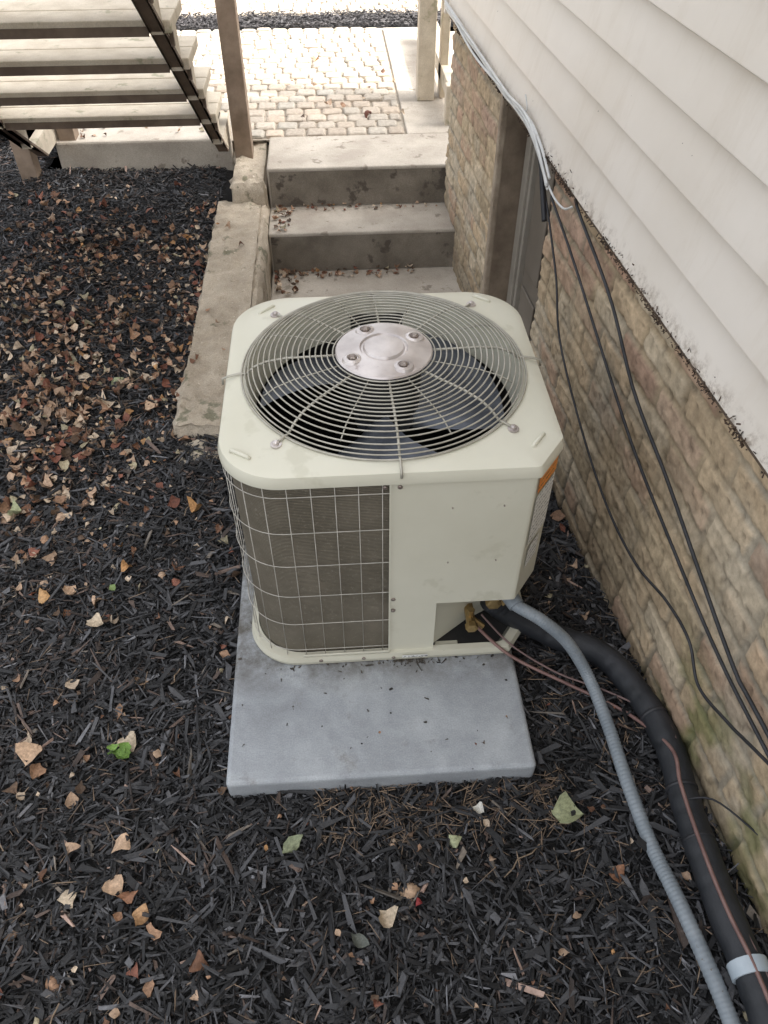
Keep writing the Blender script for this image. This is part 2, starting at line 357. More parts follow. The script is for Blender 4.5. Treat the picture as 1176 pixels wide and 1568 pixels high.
# sprouts
M_stem=pm('stem_green',(.12,.25,.04),(.2,.35,.07),50)
def sprout(name,x,y,n,s):
    e=empty(name,(0,0,0))
    z=float(gz(x,y)); st=MB(); xx=[];yy=[];zz=[]
    for i in range(n):
        a=2.4*i; r=s*(.6+.25*(i%2)); p=(x+r*math.cos(a),y+r*math.sin(a),z+.035+.008*(i%3)); st.tube([(x,y,z),(x+.3*r*math.cos(a),y+.3*r*math.sin(a),z+.03),p],.0012,5)
        xx.append(p[0]);yy.append(p[1]);zz.append(p[2])
    st.obj('stems',M_stem,e)
    v,f,c=leaves(np.array(xx),np.array(yy),np.array(zz),np.full(n,s*1.5),np.tile(np.array([.20,.34,.08]),(n,1))*rng.uniform(.7,1.2,(n,1)),.25,1.1,.5)
    npmesh('leaf_blades',v,f,M_leaf,c,e,smooth=True)
sprout('green_sprout',-.525,.835,6,.019); sprout('green_sprout.001',-1.75,3.6,7,.03); sprout('green_sprout.002',-1.55,3.15,6,.025)

# ------------------------------------------------------------ pad
p=MB(); p.box(-.284,.376,.733,1.745,-.05,.06); o=p.obj('equipment_pad',M_pad); bevel(o,.010,3)

# ------------------------------------------------------------ AC unit
AC=empty('air_conditioner_condenser')
CX,CY=.0885,1.335
def outl(th,hx,hy,r=.115,cx=.06,cy=.08):
    dx,dy=math.cos(th),math.sin(th); lo,hi=0,1.
    for _ in range(26):
        t=(lo+hi)/2; x,y=t*dx,t*dy; ins=abs(x)<hx and abs(y)<hy
        if ins:
            if x>0 and y<0:
                ins=((x-(hx-cx))/cx+(-y-(hy-cy))/cy)<1
            else:
                qx=abs(x)-(hx-r);qy=abs(y)-(hy-r)
                if qx>0 and qy>0: ins=qx*qx+qy*qy<r*r
        if ins: lo=t
        else: hi=t
    return (CX+lo*dx,CY+lo*dy)
def A(a0,a1,n): return [math.radians(a0+(a1-a0)*i/n) for i in range(n+1)]
HX,HY=.322,.306
def strip(name,angs,off,zs,mat,closed=False,smooth=True,ang=25):
    m=MB();n=len(angs);V=[]
    for i,z in enumerate(zs):
        o_=off[i] if isinstance(off,(list,tuple)) else off
        for t in angs:
            x,y=outl(t,HX+o_,HY+o_); V.append((x,y,z))
    Fc=[]
    for i in range(len(zs)-1):
        for k in range(n if closed else n-1):
            l=(k+1)%n; Fc.append((i*n+k,i*n+l,(i+1)*n+l,(i+1)*n+k))
    m.add(V,Fc); return m.obj(name,mat,AC,smooth,ang)
full=[2*math.pi*i/360 for i in range(360)]
ZT=.632
strip('coil',A(-14,268.6,240),-.006,[.09,ZT],M_coil)
strip('coil_inner',A(-14,268.6,240),-.035,[.09,ZT],M_dark)
strip('base_pan',full,[-.03,.012,.014,.010,-.004],[.062,.063,.074,.088,.090],M_paint2,True)
f=MB(); f.add([(*outl(t,HX-.01,HY-.01),.08) for t in full],[tuple(range(360))]); f.obj('base_floor',M_dark,AC)
f0=268.6
strip('control_panel',A(f0,346,150),[-.02,.0,.0045,.0045,.0],[.2595,.2595,.262,ZT-.002,ZT],M_paint)
x283=.183
a183=math.degrees(math.atan2(-HY,x283-CX))+360
strip('lower_panel',A(f0,a183,20),[0,.0025,.0025],[.088,.089,.262],M_paint)
strip('panel_edge',A(f0-.5,f0+.2,2),[0.0085,0.0085],[.09,ZT],M_paint)
c_=MB(); pts=[(*outl(t,HX,HY),.2592) for t in A(a183,346,60)]+[(.2,1.25,.2592)]
c_.add(pts,[tuple(range(len(pts)))]); c_.obj('control_box_bottom',M_dark,AC)
r=MB(); r.box(.180,.183,1.03,1.10,.09,.26); r.add([(.183,1.040,.085),(.272,1.105,.085),(.272,1.105,.259),(.183,1.040,.259)],[(0,1,2,3)])
r.add([(.272,1.105,.085),(.39,1.165,.085),(.39,1.165,.259),(.272,1.105,.259)],[(0,1,2,3)]); r.obj('valve_plate',M_paint2,AC)
r=MB(); r.box(.19,.245,1.020,1.05,.062,.082); r.box(-.12,.08,1.018,1.0225,.0905,.098); bevel(r.obj('foot_bracket',M_paint2,AC),.004)
m=MB(); NA=full; prof=[(.006,ZT-.001),(.010,ZT+.001),(.010,ZT+.014),(.006,ZT+.026),(-.004,ZT+.031)]
V=[];n=360
for (o_,z) in prof:
    for t in NA: V.append((*outl(t,HX+o_,HY+o_,.125),z))
for (k,z) in [(.35,ZT+.034),(.75,ZT+.038)]:
    for t in NA:
        x,y=outl(t,HX-.004,HY-.004,.125); rx=CX+.297*math.cos(t);ry=CY+.291*math.sin(t)
        V.append((x*(1-k)+rx*k,y*(1-k)+ry*k,z))
for (rr,z) in [(.292,ZT+.040),(.287,ZT+.039),(.282,ZT+.028),(.278,ZT-.01),(.278,ZT-.06)]:
    for t in NA: V.append((CX+rr*math.cos(t),CY+rr*math.sin(t),z))
R=len(V)//n; Fc=[(i*n+k,i*n+(k+1)%n,(i+1)*n+(k+1)%n,(i+1)*n+k) for i in range(R-1) for k in range(n)]
m.add(V,Fc); m.obj('top_cover',M_paint,AC,True,40)
ZC=ZT+.040
gm=MB()
def gzr(r):
    if r<.20: return .040
    t=(r-.20)/.093; return .040-.034*t**2.2
rads=[.105+i*.0118 for i in range(15)]+[.2795,.287,.2945]
for r_ in rads:
    z=ZC+gzr(r_)-.002
    gm.tube([(CX+r_*math.cos(a),CY+r_*math.sin(a),z) for a in [2*math.pi*k/96 for k in range(96)]],.00165 if r_<.29 else .0022,6,True)
for k in range(8):
    a=math.radians(45*k+2); ca,sa=math.cos(a),math.sin(a)
    P=[(r_,ZC+gzr(r_)-.0052) for r_ in (.09,.14,.20,.24,.265)]+[(.285,ZC+.003)]
    if k%2==0:
        rm=(HX if k%4==0 else HY)+.010
        P+=[(.30,ZC+.0035),(rm-.012,ZC-.001),(rm+.002,ZC-.006),(rm+.003,ZC-.020)]
        if k==2: P=P[:-2]
    else: P+=[(.297,ZC+.004),(.318,ZC+.002)]
    gm.tube([(CX+r_*ca,CY+r_*sa,z) for r_,z in P],.0026,8)
for k in range(8):
    a=math.radians(45*k+24); ca,sa=math.cos(a),math.sin(a)
    gm.tube([(CX+r_*ca,CY+r_*sa,ZC+gzr(r_)-.005) for r_ in (.09,.14,.20,.24,.27)],.0014,6)
gm.obj('fan_grille',M_steel,AC,True)
sc=MB()
for k in (1,3,5,7):
    a=math.radians(45*k+2); sc.lathe((CX+.318*math.cos(a),CY+.318*math.sin(a),ZC-.002),[(.011,0),(.011,.003),(.006,.0035),(.006,.008),(.003,.010),(0,.010)],14)
sc.obj('grille_bolts',M_hub,AC,False)
rd=MB()
for (x,y,t) in [(-.195,1.085,-.6),(.365,1.09,.9),(-.165,1.585,.75),(.335,1.60,-.7)]:
    ex,ey=.022*math.cos(t),.022*math.sin(t)
    rd.tube([(x-ex,y-ey,ZT+.031),(x-ex*.8,y-ey*.8,ZT+.0355),(x+ex*.8,y+ey*.8,ZT+.0355),(x+ex,y+ey,ZT+.031)],.0042,8)
rd.obj('cover_ridges',M_paint,AC,True)
hb=MB(); hz=ZC+.042
hb.lathe((CX,CY,hz),[(.099,-.006),(.1005,-.002),(.098,.001),(.080,.003),(.070,.006),(.050,.0075),(.047,.004),(.043,.004),(.040,.009),(.02,.0105),(0,.0105)],64)
hb.obj('hub_plate',M_hub,AC,True,35)
hs=MB(); lob=MB()
for k in range(4):
    a=math.radians(68+90*k-40); x,y=CX+.074*math.cos(a),CY+.074*math.sin(a)
    lob.lathe((x,y,hz),[(.022,.001),(.019,.0065),(.012,.0085),(.010,.005),(0,.005)],24)
    hs.lathe((x,y,hz+.005),[(.009,0),(.009,.005),(.005,.008),(0,.008)],6)
lob.obj('hub_lobes',M_hub,AC,True,40); hs.obj('hub_bolts',M_screw,AC)
fb=MB()
for k in range(3):
    a0=math.radians(120*k+5); nr,na=8,10; V=[]
    for i in range(nr+1):
        r_=.06+.205*i/nr; half=math.radians(24+14*i/nr); sw=math.radians(22*i/nr)
        for j in range(na+1):
            s=-1+2*j/na; a=a0+sw+s*half; V.append((CX+r_*math.cos(a),CY+r_*math.sin(a),.565+.042*s*(1-.3*i/nr)+.012*(1-s*s)))
    fb.add(V,[(i*(na+1)+j,i*(na+1)+j+1,(i+1)*(na+1)+j+1,(i+1)*(na+1)+j) for i in range(nr) for j in range(na)])
fb.obj('fan_blades',M_blade,AC,True)
mt=MB(); mt.lathe((CX,CY,.60),[(0,-.02),(.075,-.02),(.078,0),(.078,.09),(.06,.103),(0,.103)],40); mt.obj('fan_motor',M_motor,AC,True,40)
hb2=MB(); hb2.lathe((CX,CY,.535),[(0,0),(.065,0),(.065,.035),(0,.035)],32); hb2.obj('fan_hub',M_blade,AC,True,40)
gw=MB()
arc=[];dens=A(268.0,-14,1500); acc=0;last=None;nxt=.012
for t in dens:
    x,y=outl(t,HX+.004,HY+.004)
    if last: acc+=math.hypot(x-last[0],y-last[1])
    last=(x,y)
    if acc>=nxt: arc.append((x,y)); nxt+=.0445
for (x,y) in arc: gw.tube([(x,y,.085),(x,y,ZT)],.0009,5)
for z in [.115+.0985*i for i in range(6)]:
    gw.tube([(*outl(t,HX+.006,HY+.006),z) for t in A(268.4,-14,220)],.0009,5)
gw.obj('coil_guard',M_guard,AC,True)
sw=MB()
for (x,z) in [(.070,.622),(.098,.622),(.088,.285),(.088,.245),(.155,.073),(.09,.073),(.02,.076),(-.08,.076),(.20,.56),(.20,.40),(.30,.56),(.30,.40)]:
    small=x in(.20,.30)
    y=CY-HY-(.0055 if z>.1 else .013); q=.0015 if small else .0048
    sw.lathe((x,y+.002,z),[(q,0),(q,-.003),(q*.5,-.0045),(0,-.0045)],10,'y')
sw.obj('screws',M_screw,AC)
def onface(a0,a1,z0,z1,off_=.0062):
    p0=outl(math.radians(a0),HX+off_,HY+off_);p1=outl(math.radians(a1),HX+off_,HY+off_); return [(*p0,z0),(*p1,z0),(*p1,z1),(*p0,z1)]
m=MB();m.add(onface(-48,-36,.43,.572),[(0,1,2,3)]); m.add(onface(-46.5,-39,.35,.415),[(0,1,2,3)]); m.obj('rating_label',M_lw,AC)
m=MB();m.add(onface(-48,-36,.578,.622),[(0,1,2,3)]); m.obj('warning_label',M_lo,AC)
m=MB(); m.add([(.11,1.0125,.075),(.17,1.0125,.075),(.17,1.0125,.085),(.11,1.0125,.085)],[(0,1,2,3)]); m.obj('model_label',M_lw,AC)
vb=MB()
for (x,y,z,s) in [(.275,1.075,.135,1.),(.325,1.10,.19,1.25)]:
    vb.tube([(x,y+.05,z),(x,y-.02,z)],.012*s,6); vb.lathe((x,y-.02,z),[(.015*s,0),(.015*s,-.014),(.009*s,-.016),(0,-.016)],6,'y')
    vb.tube([(x,y,z),(x,y,z+.03*s),],.009*s,6); vb.tube([(x,y,z),(x+.03,y-.015,z-.02)],.008*s,8)
vb.obj('service_valves',M_brass,AC)

# ------------------------------------------------------------ lines
def line(name,pts,r,mat,n=8,seg=10,parent=None):
    m=MB(); m.tube(spline(pts,seg),r,n); return m.obj(name,mat,parent,True)
def lay(pts,r):
    out=[]
    for (x,y) in pts: out.append((x,y,float(gz(x,y))+.010+r))
    return out
E=empty('electrical_conduit')
cd=[(.345,1.09,.225),(.363,1.05,.215),(.423,1.008,.20),(.4875,.983,.14),(.540,.935,.06)]+lay([(.556,.82),(.556,.685),(.563,.55),(.574,.435),(.585,.30),(.597,.17),(.64,-.1),(.66,-.5)],.014)
pts=spline(cd,60); m=MB(); m.tube(pts,[.0140+(.0007 if i%4<2 else 0) for i in range(len(pts))],12); m.obj('flexible_conduit',M_cond,E,True)
m=MB(); m.tube([pts[0],pts[70]],.019,12); m.obj('conduit_fitting',M_cond,E,True,40)
E=empty('insulated_refrigerant_line')
ip=[(.325,1.10,.17),(.367,1.10,.12),(.489,1.067,.05)]+lay([(.588,1.01),(.645,.881),(.662,.752),(.652,.63),(.644,.52),(.640,.41),(.642,.30),(.648,.15),(.68,-.1),(.70,-.5)],.029)
m=MB(); spf=spline(ip,24); m.tube(spf,[.0295+.0022*float(vn(i*.35,0,1,3)) for i in range(len(spf))],14); m.obj('insulation',M_black,E,True)
sp=spline(ip,10)
m=MB()
for i in (44,58,68): m.tube([sp[i],sp[i]+(sp[i+1]-sp[i])*.5],.0325,14,False)
m.obj('tape_bands',M_cable,E,True)
m=MB(); m.tube([sp[88],sp[89],sp[90]],.0345,16); m.obj('white_band',pm('band_plastic',(.36,.42,.47),(.46,.52,.56),20,.4,90,.1),E,True,40)
tp=[]
for i in range(40,len(sp),6):
    d=(sp[min(i+1,len(sp)-1)]-sp[i-1]).normalized(); side=Vector((d.y,-d.x,0))
    tp.append(tuple(sp[i]-side*.012*math.cos(i*.05)+Vector((0,0,.031))))
line('copper_liquid_line',[(.275,1.06,.14),(.3635,1.003,.075),(.493,.938,.04),(.571,.885,.04),(.62,.83,.055)]+[t for t in tp if t[1]<.80],.0040,M_copper,8)
tp2=[(a+.017,b_,c0-.006) for a,b_,c0 in tp if b_<.84]
line('thermostat_wire',[(.30,1.07,.15),(.37,1.02,.09),(.47,.965,.05),(.56,.92,.045),(.62,.87,.06)]+tp2,.0024,pm('wire_brown',(.13,.085,.08),(.20,.13,.12),20),6)

# ------------------------------------------------------------ house
H=empty('brick_house',(.745,0,0),math.atan(.06))
YE=3.6
st_=.006
ly=np.arange(-1.0,YE+.001,st_); lz=np.arange(-.96,.80,st_)
LY,LZ=np.meshgrid(ly,lz)
wy=LY+.004*(fbm(LY,LZ,18,21)-.5)*2; wz=LZ+.004*(fbm(LY,LZ,15,33)-.5)*2+.006*(fbm(LY,LZ*.3,1.6,35)-.5)
rh=.072; row=np.floor(wz/rh).astype(int); fz=wz/rh-row
bl=.215; ofs=(row%2)*bl*.5+T[(row*7)%256,3]*bl*.10
bi=np.floor((wy+ofs)/bl).astype(int); fy=(wy+ofs)/bl-bi
hd=(row%6==0); bi2=np.floor((wy+ofs)/(bl*.5)).astype(int); fy2=(wy+ofs)/(bl*.5)-bi2
bi=np.where(hd,bi2+91,bi)
ey=np.where(hd,np.minimum(fy2,1-fy2)*bl*.5,np.minimum(fy,1-fy)*bl)
ed=np.minimum(np.minimum(fz,1-fz)*rh,ey)
rnd=T[(row*13)%256,(bi*29)%256]; rnd2=T[(row*5+7)%256,(bi*11+3)%256]; rnd3=T[(row*3+17)%256,(bi*19+5)%256]
thr=.004+.004*fbm(LY,LZ,30,41)
mask=np.clip((ed-thr)/.004,0,1)
wash=np.clip((fbm(LY,LZ,7,51)-.50)*8+.5*(rnd3-.5),0,1)
upper=np.clip((LZ-.42)/.2,0,1); wash=wash*(1-.4*upper)
br_=mask*(1-.65*wash)
pit=np.clip((fbm(LY,LZ,70,77,3)-.66)*8,0,1)
disp=mask*(1-.6*wash)*(.006+.003*rnd)+.005*(fbm(LY,LZ,5,61)-.5)+.005*(fbm(LY,LZ,30,71)-.5)+.005*(fbm(LY,LZ,85,75,2)-.5)-.003*pit
colA=np.array([.56,.43,.285]);colB=np.array([.52,.37,.26]);colC=np.array([.58,.48,.345]);colD=np.array([.49,.39,.26])
w1=rnd2[...,None]
bc=np.where(w1<.34,colA,np.where(w1<.50,colD,np.where(w1<.80,colC,colB)))
pink=np.array([.47,.28,.215]); up_=upper[...,None]*(rnd[...,None]>.55); bc=bc*(1-.6*up_)+pink*.6*up_
bc=bc*(.88+.22*rnd3[...,None])
mc=np.array([.50,.435,.335])*(.78+.44*fbm(LY,LZ,18,81))[...,None]
mt_=np.array([.57,.45,.30])*(.8+.4*fbm(LY,LZ,7,91))[...,None]; q=np.clip((fbm(LY,LZ,3,95)-.45)*5,0,1)[...,None]; mc=mc*(1-q)+mt_*q
cc=mc*(1-br_[...,None])+bc*br_[...,None]
jm=(1-mask)*(1-.7*wash); cc*=(1-.26*jm)[...,None]
cc*= (.68+.60*fbm(LY,LZ,42,97))[...,None]*(1-.4*pit)[...,None]*(.76+.42*fbm(LY,LZ,2.2,98))[...,None]
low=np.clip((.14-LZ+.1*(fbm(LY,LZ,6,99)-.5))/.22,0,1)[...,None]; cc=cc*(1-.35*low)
moss=np.clip((fbm(LY,LZ,9,101)-.45)*7,0,1)*np.clip((.36-LZ)/.15,0,1)*np.clip((1.1-LY)/.3,0,1)
cc=cc*(1-.7*moss[...,None])+np.array([.15,.16,.055])*.7*moss[...,None]
V=np.stack([-disp.ravel(),LY.ravel(),LZ.ravel()],1)
idx=np.arange(len(V)).reshape(LY.shape)
F=np.stack([idx[:-1,:-1].ravel(),idx[1:,:-1].ravel(),idx[1:,1:].ravel(),idx[:-1,1:].ravel()],1)
ce=V[F].mean(1); D0,D1=2.11,2.71
F=F[~((ce[:,1]>D0)&(ce[:,1]<D1)&(ce[:,2]<.9))]
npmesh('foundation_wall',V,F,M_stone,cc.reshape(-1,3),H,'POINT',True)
m=MB(); m.box(0.004,.14,D1,D1+.012,-.96,.80); m.box(.004,.14,D0-.012,D0,-.96,.80); m.box(.004,.14,YE-.01,YE+.004,-.96,.8); m.box(.004,.15,-2.8,-.99,-.96,.8)
m.obj('door_jambs',pm('jamb_stone',(.16,.12,.085),(.28,.22,.16),9,.9,40,.6),H)
m=MB(); m.box(-.012,.012,D1-.002,D1+.03,-.95,.79); bevel(m.obj('jamb_edge',pm('jamb_edge',(.28,.22,.16),(.44,.36,.27),12,.9,30,.8,bd=.01),H),.006)
m=MB(); m.box(.085,.125,D1-.055,D1-.002,-.95,.79); m.box(.095,.12,D1-.078,D1-.057,-.95,.79); m.box(.085,.125,D0+.002,D0+.055,-.95,.79); m.box(.085,.125,D0+.057,D1-.08,.72,.785)
bevel(m.obj('door_frame',M_frame,H),.004)
m=MB(); m.box(.115,.14,D0+.05,D1-.05,-.92,.74)
for (a,b_) in [(-.85,-.3),(-.22,.12),(.2,.66)]:
    for (c0,c1) in [(D0+.10,D0+.28),(D0+.33,D1-.10)]: m.box(.106,.114,c0,c1,a,b_)
bevel(m.obj('basement_door',M_door,H),.006)
HH=3.9
m=MB(); m.box(.15,5,-2.8,YE-.02,-1,HH); m.box(.03,.149,-2.8,YE-.02,.80,HH); m.obj('house_core',M_far,H)
ex=.1135; z0=.790; yy=list(np.arange(-3.0,YE-.01,.3))+[YE]
k=0; m=MB()
while z0+ex*k<HH-.1:
    z=z0+ex*k; V=[]
    pr=[(-.012,.003),(-.036,0),(-.038,.002),(-.038,.006),(-.014,ex+.004)]; n=len(pr)
    for y in yy:
        wv=.0016*(float(vn(y,k*3.1,1.3,7))-.5)
        V+=[(x+wv,y,z+zz+wv) for x,zz in pr]
    m.add(V,[(j*n+i,j*n+i+1,(j+1)*n+i+1,(j+1)*n+i) for j in range(len(yy)-1) for i in range(n-1)]); k+=1
m.obj('siding',M_siding,H,True,30)
m=MB(); m.box(-.044,.03,YE,YE+.03,.785,HH); m.obj('corner_trim',M_siding,H)
m=MB()
for kk,yj in ((2,.98),(4,2.2),(6,1.6),(3,2.9)): m.add([(-.0395,yj,z0+ex*kk+.003),(-.0395,yj+.003,z0+ex*kk+.003),(-.0155,yj+.003,z0+ex*(kk+1)-.001),(-.0155,yj,z0+ex*(kk+1)-.001)],[(0,1,2,3)])
m.obj('siding_seams',M_shade_seam,H)
m=MB(); m.box(-.026,-.002,-3,YE-.004,.772,.787); m.obj('weep_gap_shade',M_shade_seam,H)  # dark strip stands in for the shaded weep gap under the siding
m=MB(); m.box(-.25,5.2,-3.1,YE+.15,HH,HH+.12); m.obj('roof_eave',M_siding,H)
n=1300; yb=rng.uniform(-.2,3.4,n); kz=rng.random(n)<.8
cl=rng.uniform(-.2,3.4,38); yb[kz]=cl[rng.integers(0,38,kz.sum())]+rng.normal(0,.022,kz.sum())
ps=np.stack([rng.uniform(-.045,-.038,n),yb,.783+rng.exponential(.006,n)],1)
v,f,c=chips(ps,rng.uniform(.002,.009,n),rng.uniform(.001,.003,n),rng.uniform(.001,.002,n),.9,np.array([.05,.03,.018])*rng.uniform(.5,2,(n,1)))
npmesh('siding_debris',v,f,M_mulch,c,H)

# cables on wall
CB=empty('wall_cables')
def wp(l,o=.03): return [(.745-.06*Y-o,Y,z) for (Y,z) in l]
Apt=[(2.1,.703),(1.905,.552),(1.79,.418),(1.542,.318),(1.301,.265),(1.104,.272),(.949,.326),(.841,.338),(.764,.295),(.664,.335),(.582,.381),(.2,.6)]
Bpt=[(2.04,.71),(1.797,.647),(1.514,.561),(1.246,.484),(.978,.439),(.775,.412),(.603,.409),(.2,.42)]
Cpt=[(1.86,.78),(1.808,.76),(1.538,.690),(1.318,.591),(1.1,.541),(.903,.487),(.715,.439),(.625,.437),(.2,.45)]
for i,(l,r_) in enumerate([(Apt,.0032),(Bpt,.0036),(Cpt,.0040)]): line('black_cable_%d'%(i+1),wp(l,.032),r_,M_cable,8,10,CB)
Wp=[(3.56,.822),(3.03,.805),(2.56,.803),(2.30,.818),(2.15,.79),(2.03,.74)]
for i in range(4):
    l=[(Y+.0*i,z+.012*math.sin(i*2.1+Y*5)+.005*i) for Y,z in Wp]; line('white_cable_%d'%(i+1),wp(l,.047+.005*(i%2)),.0042,M_white,8,10,CB)
line('white_cable_loop',wp([(2.25,.81),(2.12,.765),(2.0,.735),(1.9,.74),(1.84,.77)],.045),.003,M_white,8,8,CB)
line('white_pigtail',wp([(2.33,.82),(2.30,.85),(2.33,.875)],.05),.002,M_white,6,8,CB)
line('cable_bundle_down',wp([(2.22,.80),(2.14,.76),(2.09,.70),(2.04,.64)],.04),.008,M_cable,8,8,CB)
line('cable_tie_strap',[(.625,.62,.10),(.68,.60,.15),(.715,.50,.21)],.0022,M_cable,6,6,CB)

# ------------------------------------------------------------ steps / well
m=MB(); x0,x1=-.30,.62
m.box(x0,x1,3.61,4.0,-.9,.18)
o=m.obj('concrete_steps',M_conc); bevel(o,.008)
m=MB()
top=[( .003,3.33,3.609),(-.18,3.05,3.329),(-.36,2.77,3.049),(-.54,2.49,2.769),(-.72,2.21,2.489)]
for z,a,b_ in top: m.box(x0,x1,a,b_,-.95,z)
o2=m.obj('lower_treads',M_conc); bevel(o2,.008); o2.parent=o
m=MB()
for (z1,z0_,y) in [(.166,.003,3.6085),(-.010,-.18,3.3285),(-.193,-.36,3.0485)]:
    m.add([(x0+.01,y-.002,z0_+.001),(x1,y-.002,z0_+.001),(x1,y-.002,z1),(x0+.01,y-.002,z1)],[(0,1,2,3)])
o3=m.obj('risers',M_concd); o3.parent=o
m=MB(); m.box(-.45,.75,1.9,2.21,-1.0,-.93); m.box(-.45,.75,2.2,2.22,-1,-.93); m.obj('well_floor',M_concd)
def curbmesh(name,x0,x1,y0,y1,z0,z1,mat,seed):
    nx_=max(2,int((x1-x0)/.012)); ny_=max(2,int((y1-y0)/.012)); nz=max(2,int((z1-z0)/.03))
    pts={};F=[];V=[]
    def vid(i,j,k):
        if (i,j,k) not in pts:
            x=x0+(x1-x0)*i/nx_;y=y0+(y1-y0)*j/ny_;z=z0+(z1-z0)*k/nz
            pts[(i,j,k)]=len(V);V.append((x,y,z,i,j,k))
        return pts[(i,j,k)]
    for i in range(nx_):
        for j in range(ny_):F.append((vid(i,j,nz),vid(i+1,j,nz),vid(i+1,j+1,nz),vid(i,j+1,nz)))
    for k in range(nz):
        for j in range(ny_):
            F.append((vid(0,j,k),vid(0,j,k+1),vid(0,j+1,k+1),vid(0,j+1,k)));F.append((vid(nx_,j,k),vid(nx_,j+1,k),vid(nx_,j+1,k+1),vid(nx_,j,k+1)))
        for i in range(nx_):
            F.append((vid(i,0,k),vid(i+1,0,k),vid(i+1,0,k+1),vid(i,0,k+1)));F.append((vid(i,ny_,k),vid(i,ny_,k+1),vid(i+1,ny_,k+1),vid(i+1,ny_,k)))
    A_=np.array(V); x,y,z,i,j,k=A_.T
    n0=fbm(x+z*.7,y+z*.7,8,seed)-.5;n1=fbm(x+z,y+z*.7,22,seed)-.5; n2=fbm(x+z*.5,y-z,60,seed+3)-.5
    e=((i==0)|(i==nx_)).astype(int)+((j==0)|(j==ny_))+(k==nz); sh=np.where(e>=2,.012,0)
    yc=y0+.12*(y1-y0)+.10*(fbm(x,x*0,9,seed)-.5)*2; crack=np.exp(-((y-yc)/.008)**2)*(k==nz)*.012
    x=x+np.where(i==0,.06*n0+.04*n1+.015*n2+sh,0)+np.where(i==nx_,.012*n0+.012*n1-sh,0)
    y=y+np.where(j==0,.05*n0+.03*n1+sh,0); z=z+np.where(k==nz,.020*n0+.026*n1+.018*n2-sh,0)-crack
    return mesh(name,np.stack([x,y,z],1),F,mat,None,True,60)
W_=empty('concrete_retaining_curb')
for a in (('near_block',-.545,-.325,1.93,3.58,-.1,.05,2),('near_end',-.53,-.30,1.80,1.925,-.1,.012,6),('far_block',-.47,-.305,3.55,4.05,-.1,.14,4),('inner_wall',-.35,-.302,1.94,3.9,-.98,.035,3)):
    curbmesh(*a[:7],M_curb,a[7]).parent=W_
curbmesh('end_wall',-.30,.64,1.80,1.93,-.98,-.01,M_curb,8).parent=W_

# ------------------------------------------------------------ pavers
def pavers(name,x0,x1,y0,y1,z,s=.102,sy=.098,stagger=.5):
    P=[];C=[];F=[];n=0;j=0;y=y0
    while y<y1-.02:
        x=x0-(j%2)*s*stagger-rng.uniform(0,.012)
        while x<x1:
            w=s*rng.choice([.94,1.,1.,1.06]); gx=.0045
            xa,xb=max(x,x0)+gx,min(x+w,x1)-gx
            if xb-xa>.03:
                ya,yb_=y+.004,min(y+sy,y1)-.004; h=z+rng.normal(0,.0025); r_=.012
                j_=lambda: rng.normal(0,.0016)
                st=n
                for i2,dz in [(0,-.03),(0,-.010),(.004,-.003),(r_,0)]:
                    ring=[(xa+i2+.008,ya+i2),(xb-i2-.008,ya+i2),(xb-i2,ya+i2+.008),(xb-i2,yb_-i2-.008),(xb-i2-.008,yb_-i2),(xa+i2+.008,yb_-i2),(xa+i2,yb_-i2-.008),(xa+i2,ya+i2+.008)]
                    for q in ring: P.append((q[0]+j_(),q[1]+j_(),h+dz))
                for l in range(3):
                    for k in range(8): F.append((st+l*8+k,st+l*8+(k+1)%8,st+(l+1)*8+(k+1)%8,st+(l+1)*8+k))
                t=st+24
                F.extend([(t+0,t+1,t+2,t+7),(t+7,t+2,t+3,t+6),(t+6,t+3,t+4,t+5)])
                n+=32
                cb=np.array([.43,.37,.30])*rng.uniform(.88,1.12)+np.array([.012,0,-.006])*rng.normal()
                C+=[cb]*27
            x+=w
        y+=sy;j+=1
    return npmesh(name,np.array(P),np.array(F),M_paver,np.array(C),None,'FACE')
pavers('paver_walkway',-3.2,.375,4.304,5.93,.18)
pavers('paver_walkway.001',-.42,.375,4.012,4.304,.18)
pavers('paver_path',-3.2,2.6,6.3,7.2,.18)
M_sand=pm('joint_sand',(.28,.24,.19),(.40,.35,.28),20,.95,80,.4)
m=MB()
m.add([(-9,4.745,.165),(.40,4.745,.165),(.40,5.95,.165),(-9,5.95,.165)],[(0,1,2,3)])
m.add([(-1.42,4.0,.165),(.40,4.0,.165),(.40,4.745,.165),(-1.42,4.745,.165)],[(0,1,2,3)])
m.add([(-9,6.28,.165),(7,6.28,.165),(7,7.2,.165),(-9,7.2,.165)],[(0,1,2,3)]); m.obj('paving_bed',M_sand)
m=MB(); m.box(.382,.62,4.004,5.9,.0,.178); m.box(.62,7,3.75,5.9,.0,.15); bevel(m.obj('concrete_walk_strip',M_conc),.006)
x=rng.uniform(-3.2,3,9000);y=rng.uniform(5.95,6.28,9000)
v,f,c=chips(np.stack([x,y,.17+rng.uniform(0,.03,9000)],1),rng.uniform(.015,.04,9000),rng.uniform(.004,.009,9000),np.full(9000,.003),.3,np.array([.05,.045,.045])*rng.uniform(.4,1.8,(9000,1)))
npmesh('mulch_strip',v,f,M_mulch,c)
m=MB(); m.add([(-9,5.94,.166),(7,5.94,.166),(7,6.29,.166),(-9,6.29,.166)],[(0,1,2,3)]); m.obj('mulch_strip_soil',M_soil)
m=MB(); m.box(-1.33,-.485,3.96,4.28,-.05,.192); bevel(m.obj('stair_landing_slab',M_conc),.01)

